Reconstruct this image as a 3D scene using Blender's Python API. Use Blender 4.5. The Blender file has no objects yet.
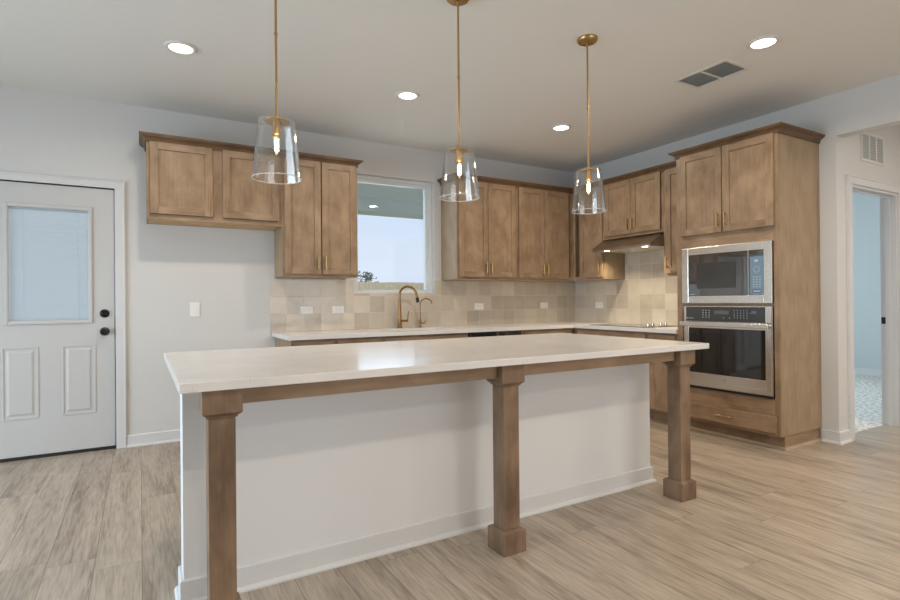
import bpy, bmesh, math, random
from mathutils import Vector, Matrix
random.seed(7)
R = math.radians
C = bpy.context.scene.collection
scene = bpy.context.scene

# ---------------------------------------------------------------- camera
F_PX, YAW, PITCH, ROLL, CAM_H = 532.0, 30.247, 0.114, -0.502, 1.149
ya, pi_, ro = R(YAW), R(PITCH), R(ROLL)
Fv = Vector((math.sin(ya)*math.cos(pi_), math.cos(ya)*math.cos(pi_), math.sin(pi_)))
R0 = Vector((math.cos(ya), -math.sin(ya), 0)); U0 = R0.cross(Fv)
Rv = R0*math.cos(ro) + U0*math.sin(ro); Uv = Rv.cross(Fv)
cd = bpy.data.cameras.new('camera'); cam = bpy.data.objects.new('camera', cd); C.objects.link(cam)
cam.matrix_world = Matrix(((Rv.x, Uv.x, -Fv.x, 0), (Rv.y, Uv.y, -Fv.y, 0), (Rv.z, Uv.z, -Fv.z, CAM_H), (0, 0, 0, 1)))
cd.sensor_width = 36; cd.sensor_fit = 'HORIZONTAL'; cd.lens = 36*F_PX/900
cd.shift_y = -(300-299.44)/900; cd.clip_start = 0.05; cd.clip_end = 200
scene.camera = cam

# ---------------------------------------------------------------- exposure, sky, daylight
scene.view_settings.view_transform = 'Standard'
scene.view_settings.look = 'None'
scene.view_settings.gamma = 1
scene.view_settings.use_curve_mapping = False
scene.view_settings.exposure = -0.05
w = bpy.data.worlds.new('overcast_sky'); scene.world = w; w.use_nodes = True
nt = w.node_tree; nt.nodes.clear()
wo = nt.nodes.new('ShaderNodeOutputWorld'); bg = nt.nodes.new('ShaderNodeBackground')
tc = nt.nodes.new('ShaderNodeTexCoord'); mp = nt.nodes.new('ShaderNodeMapping'); mp.inputs['Scale'].default_value = (1, 1, 5)
ns = nt.nodes.new('ShaderNodeTexNoise'); ns.inputs['Scale'].default_value = 2.0; ns.inputs['Detail'].default_value = 5
rp = nt.nodes.new('ShaderNodeValToRGB')
rp.color_ramp.elements[0].position = .35; rp.color_ramp.elements[0].color = (.66, .78, .96, 1)
rp.color_ramp.elements[1].position = .75; rp.color_ramp.elements[1].color = (.80, .87, .98, 1)
nt.links.new(tc.outputs['Generated'], mp.inputs['Vector']); nt.links.new(mp.outputs['Vector'], ns.inputs['Vector'])
nt.links.new(ns.outputs['Fac'], rp.inputs['Fac']); nt.links.new(rp.outputs['Color'], bg.inputs['Color'])
bg.inputs['Strength'].default_value = 1.1
nt.links.new(bg.outputs['Background'], wo.inputs['Surface'])

def area(name, loc, rot, sx, sy, power, col, shape='RECTANGLE', spread=180):
    l = bpy.data.lights.new(name, 'AREA'); l.shape = shape; l.size = sx; l.size_y = sy
    l.energy = power; l.color = col; l.spread = R(spread)
    o = bpy.data.objects.new(name, l); C.objects.link(o); o.location = loc; o.rotation_euler = [R(a) for a in rot]
    return o
DAY = (.70, .86, 1.0)
# daylight for the unseen left window, kitchen window and bedroom; rear lamp is added fill
area('daylight_left_window', (-3.36, 2.35, 1.12), (0, -66, 0), 1.95, 3.2, 130, DAY, 'RECTANGLE', 150)
area('added_rear_fill', (2.6, -4.36, 1.45), (90, 0, 0), 4.0, 1.7, 74, (1.0, .975, .94))  # unseen rear source, added as fill for the room
area('daylight_kitchen_window', (2.25, 5.45, 1.85), (-90, 0, 0), .9, 1.1, 5, DAY)
area('daylight_bedroom_window', (6.6, 5.95, 1.5), (-90, 0, 0), 1.7, 1.4, 130, (.74, .88, 1.0))
# recessed can lamps: positions shared with the fittings built below
CANS = [(.232, 3.70), (1.80, 3.71), (3.375, 3.72), (3.366, 1.87), (3.366, .02), (1.80, .02), (.232, .02), (3.366, -1.83), (1.80, -1.83), (.232, -1.83)]
CAN_W = 12.5
WARM = (1.0, .86, .70)
for i, (x, y) in enumerate(CANS):
    area('recessed_lamp', (x, y, 2.722), (0, 0, 0), .13, .13, CAN_W, WARM, 'DISK', 165)
area('added_hall_light', (5.5, .2, 2.70), (0, 0, 0), .3, .3, 38, (1.0, .88, .76), 'DISK')  # unseen light with no fitting, added to brighten hall wall and tower

# ---------------------------------------------------------------- materials
def new_mat(name):
    m = bpy.data.materials.new(name); m.use_nodes = True
    return m, m.node_tree, m.node_tree.nodes['Principled BSDF']
def srgb(r, g, b):
    f = lambda c: ((c/255+.055)/1.055)**2.4 if c/255 > .04045 else c/255/12.92
    return (f(r), f(g), f(b), 1)
def plain(name, col, rough=.5, metal=0, bump=0, bscale=200, spec=.5):
    m, t, p = new_mat(name)
    p.inputs['Base Color'].default_value = col; p.inputs['Roughness'].default_value = rough
    p.inputs['Metallic'].default_value = metal; p.inputs['Specular IOR Level'].default_value = spec
    n = t.nodes.new('ShaderNodeTexNoise'); n.inputs['Scale'].default_value = bscale
    g = t.nodes.new('ShaderNodeTexCoord'); t.links.new(g.outputs['Object'], n.inputs['Vector'])
    if bump:
        b = t.nodes.new('ShaderNodeBump'); b.inputs['Strength'].default_value = bump; b.inputs['Distance'].default_value = .002
        t.links.new(n.outputs['Fac'], b.inputs['Height']); t.links.new(b.outputs['Normal'], p.inputs['Normal'])
    return m
def emit(name, col, s):
    m, t, p = new_mat(name); p.inputs['Base Color'].default_value = (.8, .8, .8, 1)
    p.inputs['Emission Color'].default_value = col; p.inputs['Emission Strength'].default_value = s
    return m
def wood(name, dark, light, axis='Z', rough=.42, mott=1.0, grain=.24):
    m, t, p = new_mat(name); N = t.nodes.new; L = t.links.new
    g = N('ShaderNodeTexCoord'); oi = N('ShaderNodeObjectInfo')
    add = N('ShaderNodeVectorMath'); add.operation = 'ADD'
    mul = N('ShaderNodeMath'); mul.operation = 'MULTIPLY'; mul.inputs[1].default_value = 37.
    L(oi.outputs['Random'], mul.inputs[0]); L(g.outputs['Object'], add.inputs[0]); L(mul.outputs[0], add.inputs[1])
    a = N('ShaderNodeMapping'); a.inputs['Scale'].default_value = {'Z': (70, 70, 5), 'X': (5, 70, 70), 'Y': (70, 5, 70)}[axis]
    b = N('ShaderNodeMapping'); b.inputs['Scale'].default_value = {'Z': (8, 8, 5), 'X': (5, 8, 8), 'Y': (8, 5, 8)}[axis]
    L(add.outputs[0], a.inputs['Vector']); L(add.outputs[0], b.inputs['Vector'])
    n1 = N('ShaderNodeTexNoise'); n1.inputs['Scale'].default_value = 1; n1.inputs['Detail'].default_value = 5
    n2 = N('ShaderNodeTexNoise'); n2.inputs['Scale'].default_value = 1; n2.inputs['Detail'].default_value = 4; n2.inputs['Distortion'].default_value = .3
    L(a.outputs[0], n1.inputs['Vector']); L(b.outputs[0], n2.inputs['Vector'])
    mx = N('ShaderNodeMath'); mx.operation = 'MULTIPLY_ADD'; mx.inputs[1].default_value = grain
    m2 = N('ShaderNodeMath'); m2.operation = 'MULTIPLY'; m2.inputs[1].default_value = (1-grain)*mott
    L(n2.outputs['Fac'], m2.inputs[0]); L(n1.outputs['Fac'], mx.inputs[0]); L(m2.outputs[0], mx.inputs[2])
    r = N('ShaderNodeValToRGB'); r.color_ramp.elements[0].position = .33; r.color_ramp.elements[0].color = dark
    r.color_ramp.elements[1].position = .68; r.color_ramp.elements[1].color = light
    L(mx.outputs[0], r.inputs['Fac']); L(r.outputs['Color'], p.inputs['Base Color'])
    p.inputs['Roughness'].default_value = rough; p.inputs['Specular IOR Level'].default_value = .35
    bm_ = N('ShaderNodeBump'); bm_.inputs['Strength'].default_value = .08; bm_.inputs['Distance'].default_value = .001
    L(n1.outputs['Fac'], bm_.inputs['Height']); L(bm_.outputs['Normal'], p.inputs['Normal'])
    return m
WD, WL = srgb(124, 101, 78), srgb(165, 139, 112)
wood_v = wood('stained_maple_upright', WD, WL, 'Z'); wood_h = wood('stained_maple_level', WD, WL, 'X'); wood_d = wood('stained_maple_level_deep', WD, WL, 'Y')
shoe_wood = wood('oak_shoe_strip', srgb(176, 155, 128), srgb(196, 176, 150), 'X')
wood_raw = wood('raw_underside_board', srgb(190, 150, 95), srgb(215, 178, 122), 'X')
wood_panel = wood('side_panel_maple', srgb(140, 119, 92), srgb(168, 147, 120), 'Z', grain=.55)
wood_crown = wood('crown_maple', srgb(90, 68, 48), srgb(120, 93, 68), 'X')
wood_post = wood('post_maple', srgb(100, 80, 62), srgb(146, 121, 98), 'Z')
wall_paint = plain('wall_paint', srgb(207, 206, 204), .75, bump=.35, bscale=90, spec=.25)
ceil_paint = plain('ceiling_paint', srgb(226, 225, 221), .85, bump=.5, bscale=70, spec=.2)
trim_paint = plain('white_trim_paint', srgb(210, 210, 210), .4, spec=.4)
panel_paint = plain('island_white_paint', srgb(218, 219, 220), .5, bump=.1, bscale=120, spec=.3)
door_paint = plain('door_white_paint', srgb(196, 195, 193), .45, spec=.35)
black_gap = plain('flat_black', (.012, .012, .012, 1), .6)
black_metal = plain('matte_black_metal', (.02, .018, .017, 1), .35, .6)
brass = plain('brushed_brass', srgb(184, 152, 104), .34, 1)
bronze = plain('aged_brass', srgb(142, 108, 70), .3, 1)
plastic = plain('white_plastic', srgb(232, 230, 226), .35)
vent_white = plain('white_enamel', srgb(215, 212, 206), .5)
vent_dark = plain('vent_slat_grey', srgb(196, 200, 198), .6)
duct_dark = plain('duct_interior', srgb(140, 146, 148), .8)
def steel_mat(name, base, rough):
    m, t, p = new_mat(name); N = t.nodes.new; L = t.links.new
    p.inputs['Base Color'].default_value = base; p.inputs['Metallic'].default_value = 1; p.inputs['Roughness'].default_value = rough
    g = N('ShaderNodeTexCoord'); a = N('ShaderNodeMapping'); a.inputs['Scale'].default_value = (3, 300, 300)
    n = N('ShaderNodeTexNoise'); n.inputs['Scale'].default_value = 1
    L(g.outputs['Object'], a.inputs['Vector']); L(a.outputs[0], n.inputs['Vector'])
    b = N('ShaderNodeBump'); b.inputs['Strength'].default_value = .01; b.inputs['Distance'].default_value = .0002
    L(n.outputs['Fac'], b.inputs['Height']); L(b.outputs['Normal'], p.inputs['Normal'])
    return m
steel = steel_mat('brushed_stainless', srgb(228, 221, 212), .27)
steel_dark = steel_mat('dark_stainless', srgb(178, 170, 160), .28)
chrome = plain('chrome', srgb(230, 230, 230), .08, 1)
black_glass = plain('black_glass', (.012, .012, .013, 1), .04, spec=.9)
oven_glass = plain('oven_glass', (.010, .009, .008, 1), .05, spec=.7)
control_glass = plain('control_panel_glass', srgb(52, 54, 55), .12, spec=.6)
cook_glass = plain('cooktop_glass', (.02, .02, .02, 1), .08, spec=.6)
for _m in (black_glass, oven_glass): _m.node_tree.nodes['Principled BSDF'].inputs['IOR'].default_value = 1.95 if _m is black_glass else 1.65
mw_window = plain('microwave_window_screen', srgb(58, 58, 57), .12, spec=.7)
mark_white = plain('printed_white_marks', srgb(190, 195, 200), .5)
blue_panel = plain('blue_grey_keypad', srgb(112, 140, 160), .3)
mark_dark = plain('printed_dark_marks', srgb(50, 70, 90), .5)
can_glow = emit('lamp_diffuser', (1, .90, .76, 1), 6)
bulb_glow = emit('bulb_glow', (1, .74, .42, 1), 26)
hood_glow = emit('hood_lamp_glow', (1, .85, .6, 1), 9)

def quartz():
    m, t, p = new_mat('white_quartz'); N = t.nodes.new; L = t.links.new
    g = N('ShaderNodeTexCoord'); n = N('ShaderNodeTexNoise'); n.inputs['Scale'].default_value = 2.2; n.inputs['Detail'].default_value = 6; n.inputs['Distortion'].default_value = 1.2
    n2 = N('ShaderNodeTexNoise'); n2.inputs['Scale'].default_value = 130
    L(g.outputs['Object'], n.inputs['Vector']); L(g.outputs['Object'], n2.inputs['Vector'])
    r = N('ShaderNodeValToRGB'); r.color_ramp.elements[0].position = .38; r.color_ramp.elements[0].color = srgb(216, 214, 212)
    r.color_ramp.elements[1].position = .6; r.color_ramp.elements[1].color = srgb(222, 220, 218)
    L(n.outputs['Fac'], r.inputs['Fac'])
    r2 = N('ShaderNodeValToRGB'); r2.color_ramp.elements[0].position = .68; r2.color_ramp.elements[0].color = (0, 0, 0, 1); r2.color_ramp.elements[1].position = .76
    L(n2.outputs['Fac'], r2.inputs['Fac'])
    mx = N('ShaderNodeMix'); mx.data_type = 'RGBA'; L(r2.outputs['Color'], mx.inputs[0]); L(r.outputs['Color'], mx.inputs[6]); mx.inputs[7].default_value = srgb(168, 160, 152)
    L(mx.outputs[2], p.inputs['Base Color']); p.inputs['Roughness'].default_value = .17; p.inputs['Specular IOR Level'].default_value = .5
    return m
quartz_m = quartz()

def floor_mat():
    m, t, p = new_mat('oak_plank_floor'); N = t.nodes.new; L = t.links.new
    def math_(op, a, b=None, c=None):
        n = N('ShaderNodeMath'); n.operation = op
        for i, v in enumerate((a, b, c)):
            if v is None: continue
            if isinstance(v, (int, float)): n.inputs[i].default_value = v
            else: L(v, n.inputs[i])
        return n.outputs[0]
    g = N('ShaderNodeTexCoord'); s = N('ShaderNodeSeparateXYZ'); L(g.outputs['Object'], s.inputs[0])
    W, LEN = .1815, 1.5
    u = math_('DIVIDE', s.outputs['X'], W); iu = math_('FLOOR', u); fu = math_('FRACT', u)
    wn = N('ShaderNodeTexWhiteNoise'); wn.noise_dimensions = '1D'; L(iu, wn.inputs['W'])
    v = math_('ADD', math_('DIVIDE', s.outputs['Y'], LEN), wn.outputs['Value']); iv = math_('FLOOR', v); fv = math_('FRACT', v)
    cb = N('ShaderNodeCombineXYZ'); L(iu, cb.inputs[0]); L(iv, cb.inputs[1])
    wn2 = N('ShaderNodeTexWhiteNoise'); wn2.noise_dimensions = '3D'; L(cb.outputs[0], wn2.inputs['Vector'])
    # grain coordinates shifted per plank
    off = N('ShaderNodeVectorMath'); off.operation = 'MULTIPLY_ADD'; L(wn2.outputs['Color'], off.inputs[0]); off.inputs[1].default_value = (9, 9, 9); L(g.outputs['Object'], off.inputs[2])
    a = N('ShaderNodeMapping'); a.inputs['Scale'].default_value = (95, 6.5, 1); L(off.outputs[0], a.inputs['Vector'])
    n1 = N('ShaderNodeTexNoise'); n1.inputs['Scale'].default_value = 1; n1.inputs['Detail'].default_value = 8; n1.inputs['Distortion'].default_value = .5; L(a.outputs[0], n1.inputs['Vector'])
    b = N('ShaderNodeMapping'); b.inputs['Scale'].default_value = (11, 1.2, 1); L(off.outputs[0], b.inputs['Vector'])
    n2 = N('ShaderNodeTexNoise'); n2.inputs['Scale'].default_value = 1; n2.inputs['Detail'].default_value = 4; n2.inputs['Distortion'].default_value = .8; L(b.outputs[0], n2.inputs['Vector'])
    f = math_('ADD', math_('MULTIPLY', n1.outputs['Fac'], .5), math_('MULTIPLY', n2.outputs['Fac'], .5))
    f = math_('ADD', f, math_('MULTIPLY', math_('SUBTRACT', wn2.outputs['Value'], .5), .07))
    r = N('ShaderNodeValToRGB'); e = r.color_ramp.elements
    e[0].position = .32; e[0].color = srgb(126, 112, 98); e[1].position = .62; e[1].color = srgb(184, 170, 153)
    k = e.new(.47); k.color = srgb(162, 148, 132)
    L(f, r.inputs['Fac'])
    seam = math_('MAXIMUM', math_('LESS_THAN', fu, .018), math_('MULTIPLY', math_('LESS_THAN', fv, .0022), .6))
    mx = N('ShaderNodeMix'); mx.data_type = 'RGBA'; L(math_('MULTIPLY', seam, .62), mx.inputs[0]); L(r.outputs['Color'], mx.inputs[6]); mx.inputs[7].default_value = srgb(84, 74, 64)
    L(mx.outputs[2], p.inputs['Base Color']); p.inputs['Roughness'].default_value = .33; p.inputs['Specular IOR Level'].default_value = .5
    bm_ = N('ShaderNodeBump'); bm_.inputs['Strength'].default_value = .10; bm_.inputs['Distance'].default_value = .001; L(n1.outputs['Fac'], bm_.inputs['Height']); L(bm_.outputs['Normal'], p.inputs['Normal'])
    return m
floor_m = floor_mat()

def tile_mat():
    m, t, p = new_mat('glazed_square_tile'); N = t.nodes.new; L = t.links.new
    def math_(op, a, b=None):
        n = N('ShaderNodeMath'); n.operation = op
        for i, v in enumerate((a, b)):
            if v is None: continue
            if isinstance(v, (int, float)): n.inputs[i].default_value = v
            else: L(v, n.inputs[i])
        return n.outputs[0]
    g = N('ShaderNodeTexCoord'); s = N('ShaderNodeSeparateXYZ'); L(g.outputs['Object'], s.inputs[0])
    T = .1625
    h = math_('SUBTRACT', s.outputs['X'], s.outputs['Y'])     # distance run along the L of the two walls
    u = math_('ADD', math_('DIVIDE', h, T), 100.44); v = math_('DIVIDE', math_('SUBTRACT', s.outputs['Z'], .875), T)
    iu = math_('FLOOR', u); iv = math_('FLOOR', v); fu = math_('FRACT', u); fv = math_('FRACT', v)
    cb = N('ShaderNodeCombineXYZ'); L(iu, cb.inputs[0]); L(iv, cb.inputs[1])
    wn = N('ShaderNodeTexWhiteNoise'); wn.noise_dimensions = '3D'; L(cb.outputs[0], wn.inputs['Vector'])
    n1 = N('ShaderNodeTexNoise'); n1.inputs['Scale'].default_value = 9; n1.inputs['Detail'].default_value = 4
    off = N('ShaderNodeVectorMath'); off.operation = 'MULTIPLY_ADD'; L(wn.outputs['Color'], off.inputs[0]); off.inputs[1].default_value = (9, 9, 9); L(g.outputs['Object'], off.inputs[2]); L(off.outputs[0], n1.inputs['Vector'])
    f = math_('ADD', math_('MULTIPLY', wn.outputs['Value'], .62), math_('MULTIPLY', n1.outputs['Fac'], .45))
    r = N('ShaderNodeValToRGB'); e = r.color_ramp.elements
    e[0].position = .15; e[0].color = srgb(176, 165, 150); e[1].position = .9; e[1].color = srgb(208, 198, 182)
    L(f, r.inputs['Fac'])
    gw = .011
    gr = math_('MAXIMUM', math_('MAXIMUM', math_('LESS_THAN', fu, gw), math_('GREATER_THAN', fu, 1-gw)), math_('MAXIMUM', math_('LESS_THAN', fv, gw), math_('GREATER_THAN', fv, 1-gw)))
    mx = N('ShaderNodeMix'); mx.data_type = 'RGBA'; L(gr, mx.inputs[0]); L(r.outputs['Color'], mx.inputs[6]); mx.inputs[7].default_value = srgb(204, 194, 180)
    L(mx.outputs[2], p.inputs['Base Color']); L(math_('ADD', math_('MULTIPLY', gr, .5), .16), p.inputs['Roughness'])
    n3 = N('ShaderNodeTexNoise'); n3.inputs['Scale'].default_value = 11; L(off.outputs[0], n3.inputs['Vector'])
    bm_ = N('ShaderNodeBump'); bm_.inputs['Strength'].default_value = .5; bm_.inputs['Distance'].default_value = .006
    L(math_('SUBTRACT', n3.outputs['Fac'], math_('MULTIPLY', gr, .3)), bm_.inputs['Height']); L(bm_.outputs['Normal'], p.inputs['Normal'])
    return m
tile_m = tile_mat()

def glass_mat(name, tint=(1, 1, 1, 1), rough=0.0, base=.04, edge=.6, power=4.0, seeds=False):
    m = bpy.data.materials.new(name); m.use_nodes = True; t = m.node_tree; t.nodes.clear(); N = t.nodes.new; L = t.links.new
    o = N('ShaderNodeOutputMaterial'); mx = N('ShaderNodeMixShader'); tr = N('ShaderNodeBsdfTransparent'); gl = N('ShaderNodeBsdfGlossy'); lw = N('ShaderNodeLayerWeight')
    tr.inputs['Color'].default_value = tint; gl.inputs['Roughness'].default_value = rough; lw.inputs['Blend'].default_value = .5
    pw = N('ShaderNodeMath'); pw.operation = 'POWER'; pw.inputs[1].default_value = power
    ma = N('ShaderNodeMath'); ma.operation = 'MULTIPLY_ADD'; ma.inputs[1].default_value = edge; ma.inputs[2].default_value = base; ma.use_clamp = True
    L(lw.outputs['Facing'], pw.inputs[0]); L(pw.outputs[0], ma.inputs[0]); L(ma.outputs[0], mx.inputs[0]); L(tr.outputs[0], mx.inputs[1]); L(gl.outputs[0], mx.inputs[2]); L(mx.outputs[0], o.inputs[0])
    if seeds:
        g = N('ShaderNodeTexCoord'); n = N('ShaderNodeTexNoise'); n.inputs['Scale'].default_value = 45; b = N('ShaderNodeBump'); b.inputs['Strength'].default_value = .25; b.inputs['Distance'].default_value = .004
        L(g.outputs['Object'], n.inputs['Vector']); L(n.outputs['Fac'], b.inputs['Height']); L(b.outputs['Normal'], gl.inputs['Normal'])
    return m
pane_m = glass_mat('window_glass', (.97, .98, .99, 1))
shade_m = glass_mat('clear_shade_glass', (.975, .98, .98, 1), .06, .07, .7, 2.4, True)
def rim_mat():
    m, t, p = new_mat('glass_rim'); p.inputs['Base Color'].default_value = (.9, .92, .9, 1); p.inputs['Roughness'].default_value = .1
    p.inputs['Alpha'].default_value = .55; p.inputs['Specular IOR Level'].default_value = 1  # whitish base stands in for the bright glint along the glass edge
    return m
rim_m = rim_mat()
def blind_mat():
    m = bpy.data.materials.new('blind_slat'); m.use_nodes = True; t = m.node_tree; t.nodes.clear(); N = t.nodes.new; L = t.links.new
    o = N('ShaderNodeOutputMaterial'); mx = N('ShaderNodeMixShader'); d = N('ShaderNodeBsdfDiffuse'); tr = N('ShaderNodeBsdfTranslucent')
    d.inputs['Color'].default_value = (.90, .92, .93, 1); tr.inputs['Color'].default_value = (.92, .95, .96, 1); mx.inputs[0].default_value = .80
    L(d.outputs[0], mx.inputs[1]); L(tr.outputs[0], mx.inputs[2]); L(mx.outputs[0], o.inputs[0])
    return m
blind_m = blind_mat()
carpet_m = plain('pale_carpet', srgb(222, 220, 214), .95, bump=1.0, bscale=26, spec=.1)
_t = carpet_m.node_tree; _n = [n for n in _t.nodes if n.type == 'TEX_NOISE'][0]; _n.inputs['Detail'].default_value = 5
_r = _t.nodes.new('ShaderNodeValToRGB'); _r.color_ramp.elements[0].position = .38; _r.color_ramp.elements[0].color = srgb(186, 180, 170)
_r.color_ramp.elements[1].position = .62; _r.color_ramp.elements[1].color = srgb(240, 238, 234)
_t.links.new(_n.outputs['Fac'], _r.inputs['Fac']); _t.links.new(_r.outputs['Color'], _t.nodes['Principled BSDF'].inputs['Base Color'])
bed_paint = plain('bedroom_wall_paint', srgb(196, 202, 202), .8, bump=.2, bscale=90, spec=.2)
grass_m = plain('lawn', srgb(130, 138, 90), .95, bump=1, bscale=5)
patio_m = plain('patio_concrete', srgb(205, 202, 194), .8, bump=.3, bscale=20)
soffit_m = plain('patio_soffit_paint', srgb(232, 236, 230), .8)
fence_m = wood('cedar_pickets', srgb(236, 208, 168), srgb(252, 232, 200), 'Z', .8)
bark_m = plain('bark', srgb(96, 84, 70), .9); leaf_m = plain('leaves', srgb(104, 118, 96), .9)

# ---------------------------------------------------------------- mesh helpers
class MB:
    def __init__(s): s.v = []; s.f = []; s.mi = []; s.mats = []; s.smooth = []
    def mat(s, m):
        if m not in s.mats: s.mats.append(m)
        return s.mats.index(m)
    def add(s, vs, fs, m, smooth=False):
        k = len(s.v); s.v += [tuple(x) for x in vs]; i = s.mat(m)
        for f in fs: s.f.append([k+a for a in f]); s.mi.append(i); s.smooth.append(smooth)
        return s
    def box(s, x0, x1, y0, y1, z0, z1, m):
        if x0 > x1: x0, x1 = x1, x0
        if y0 > y1: y0, y1 = y1, y0
        if z0 > z1: z0, z1 = z1, z0
        v = [(x0,y0,z0),(x1,y0,z0),(x1,y1,z0),(x0,y1,z0),(x0,y0,z1),(x1,y0,z1),(x1,y1,z1),(x0,y1,z1)]
        return s.add(v, [(3,2,1,0),(4,5,6,7),(0,1,5,4),(1,2,6,5),(2,3,7,6),(3,0,4,7)], m)
    def lathe(s, prof, m, c=(0,0,0), n=32, axis='Z', close=False, smooth=True):
        vs = []; fs = []
        for r, h in prof:
            for i in range(n):
                a = 2*math.pi*i/n; x, y = r*math.cos(a), r*math.sin(a)
                p = {'Z': (x, y, h), 'Y': (x, h, y), 'X': (h, x, y)}[axis]
                vs.append((p[0]+c[0], p[1]+c[1], p[2]+c[2]))
        q = len(prof)
        rng = range(q) if close else range(q-1)
        for j in rng:
            k = (j+1) % q
            for i in range(n):
                a, b = j*n+i, j*n+(i+1) % n; cc, d = k*n+(i+1) % n, k*n+i
                fs.append((a, b, cc, d))
        if not close: fs += [tuple(reversed(range(n))), tuple(range((q-1)*n, q*n))]
        return s.add(vs, fs, m, smooth)
    def cyl(s, c, r, h, m, axis='Z', n=24): return s.lathe([(r, 0), (r, h)], m, c, n, axis)
    def tube(s, pts, r, m, n=12):
        pts = [Vector(p) for p in pts]; vs = []; fs = []
        rr = r if isinstance(r, (list, tuple)) else [r]*len(pts)
        up = None
        for i, p in enumerate(pts):
            d = (pts[min(i+1, len(pts)-1)]-pts[max(i-1, 0)]).normalized()
            if up is None:
                up = Vector((0, 1, 0)) if abs(d.y) < .8 else Vector((1, 0, 0))
            a = d.cross(up).normalized(); b = a.cross(d).normalized(); up = b
            for k in range(n):
                t = 2*math.pi*k/n; vs.append(p+(a*math.cos(t)+b*math.sin(t))*rr[i])
        for i in range(len(pts)-1):
            for k in range(n): fs.append((i*n+k, i*n+(k+1) % n, (i+1)*n+(k+1) % n, (i+1)*n+k))
        fs += [tuple(range(n)), tuple(reversed(range((len(pts)-1)*n, len(pts)*n)))]
        return s.add(vs, fs, m, True)
    def prism(s, poly, x0, x1, m):       # polygon in (y,z) extruded along x
        n = len(poly); vs = [(x0, y, z) for y, z in poly]+[(x1, y, z) for y, z in poly]
        fs = [(i, (i+1) % n, n+(i+1) % n, n+i) for i in range(n)]+[tuple(reversed(range(n))), tuple(range(n, 2*n))]
        return s.add(vs, fs, m)
    def sweep(s, path, prof, m, outward):  # path: list of (x,y); prof: list of (out,z); mitred at corners
        P = [Vector(p) for p in path]; vs = []; n = len(prof)
        for i, p in enumerate(P):
            ns_ = []
            for a, b in ((i-1, i), (i, i+1)):
                if a < 0 or b >= len(P): continue
                d = (P[b]-P[a]).normalized(); ns_.append(Vector((d.y, -d.x))*outward)
            if len(ns_) == 1: o = ns_[0]
            else: o = (ns_[0]+ns_[1]); o = o/(1+ns_[0].dot(ns_[1]))
            for q, z in prof: vs.append((p.x+o.x*q, p.y+o.y*q, z))
        fs = []
        for i in range(len(P)-1):
            for k in range(n): fs.append((i*n+k, i*n+(k+1) % n, (i+1)*n+(k+1) % n, (i+1)*n+k))
        fs += [tuple(range(n)), tuple(reversed(range((len(P)-1)*n, len(P)*n)))]
        return s.add(vs, fs, m)
    def build(s, name, parent=None, bevel=0, label=None, kind=None, origin=None):
        me = bpy.data.meshes.new(name); me.from_pydata(s.v, [], s.f)
        for m in s.mats: me.materials.append(m)
        for p, i, sm in zip(me.polygons, s.mi, s.smooth): p.material_index = i; p.use_smooth = sm
        bm = bmesh.new(); bm.from_mesh(me); bmesh.ops.recalc_face_normals(bm, faces=bm.faces)
        if origin: bmesh.ops.translate(bm, verts=bm.verts, vec=-Vector(origin))
        bm.to_mesh(me); bm.free()
        if any(s.smooth):
            try: me.set_sharp_from_angle(angle=R(40))
            except Exception: pass
        o = bpy.data.objects.new(name, me); C.objects.link(o)
        if origin: o.location = origin
        if parent is not None: o.parent = parent
        if bevel:
            b = o.modifiers.new('bevel', 'BEVEL'); b.width = bevel; b.segments = 2; b.limit_method = 'ANGLE'; b.angle_limit = R(40)
        if label: o['label'] = label
        if kind: o['kind'] = kind
        return o
def tag(o, label=None, cat=None, group=None, kind=None):
    if label: o['label'] = label
    if cat: o['category'] = cat
    if group: o['group'] = group
    if kind: o['kind'] = kind
    return o
def thing(name, label, cat, loc=(0, 0, 0), rz=0, group=None):
    o = bpy.data.objects.new(name, None); C.objects.link(o); o.empty_display_size = .1
    o.location = loc; o.rotation_euler = (0, 0, rz); return tag(o, label, cat, group)
def copy_tree(o, parent=None):
    c = o.copy(); C.objects.link(c); c.parent = parent
    for ch in list(o.children): copy_tree(ch, c)
    return c

# ---------------------------------------------------------------- the setting
H = 2.743; YB = 4.98; XR = 4.72; YE = 2.07; XL = -3.2; YF = -4.0
def struct(mb, name, **k): return mb.build(name, kind='structure', **k)
struct(MB().box(XL-.15, 6.5, YF-.15, YE+.10, -.12, 0, floor_m).box(XL-.15, XR+.12, YE+.10, YB+.15, -.12, 0, floor_m), 'floor')
struct(MB().box(XL-.15, 6.5, YF-.15, YE+.12, H, H+.12, ceil_paint).box(XL-.15, XR+.12, YE+.12, YB+.15, H, H+.12, ceil_paint), 'ceiling')
DX0, DX1, DT = -1.02, -.155, 2.07           # door_1 rough opening
WX0, WX1, WZ0, WZ1 = 1.815, 2.715, 1.228, 2.415
b = MB()
b.box(XL-.15, DX0, YB, YB+.15, 0, H, wall_paint).box(DX0, DX1, YB, YB+.15, DT, H, wall_paint).box(DX1, WX0, YB, YB+.15, 0, H, wall_paint)
b.box(WX0, WX1, YB, YB+.15, 0, WZ0, wall_paint).box(WX0, WX1, YB, YB+.15, WZ1, H, wall_paint).box(WX1, XR+.12, YB, YB+.15, 0, H, wall_paint)
struct(b, 'wall_back')
b = MB().box(XR, XR+.12, YE, YB, 0, H, wall_paint).box(XR, XR+.12, -.6, YE, 2.415, H, wall_paint).box(XR, XR+.12, YF, -.6, 0, H, wall_paint)
struct(b, 'wall_right')
HX0, HX1, HT = 4.945, 5.796, 2.060
b = MB().box(XR+.12, HX0, YE, YE+.12, 0, H, wall_paint).box(HX0, HX1, YE, YE+.12, HT, H, wall_paint).box(HX1, 6.5, YE, YE+.12, 0, H, wall_paint)
struct(b, 'wall_hall')
struct(MB().box(6.5, 6.62, YF-.15, YE+.12, 0, H, wall_paint), 'wall_hall_side')
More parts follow.
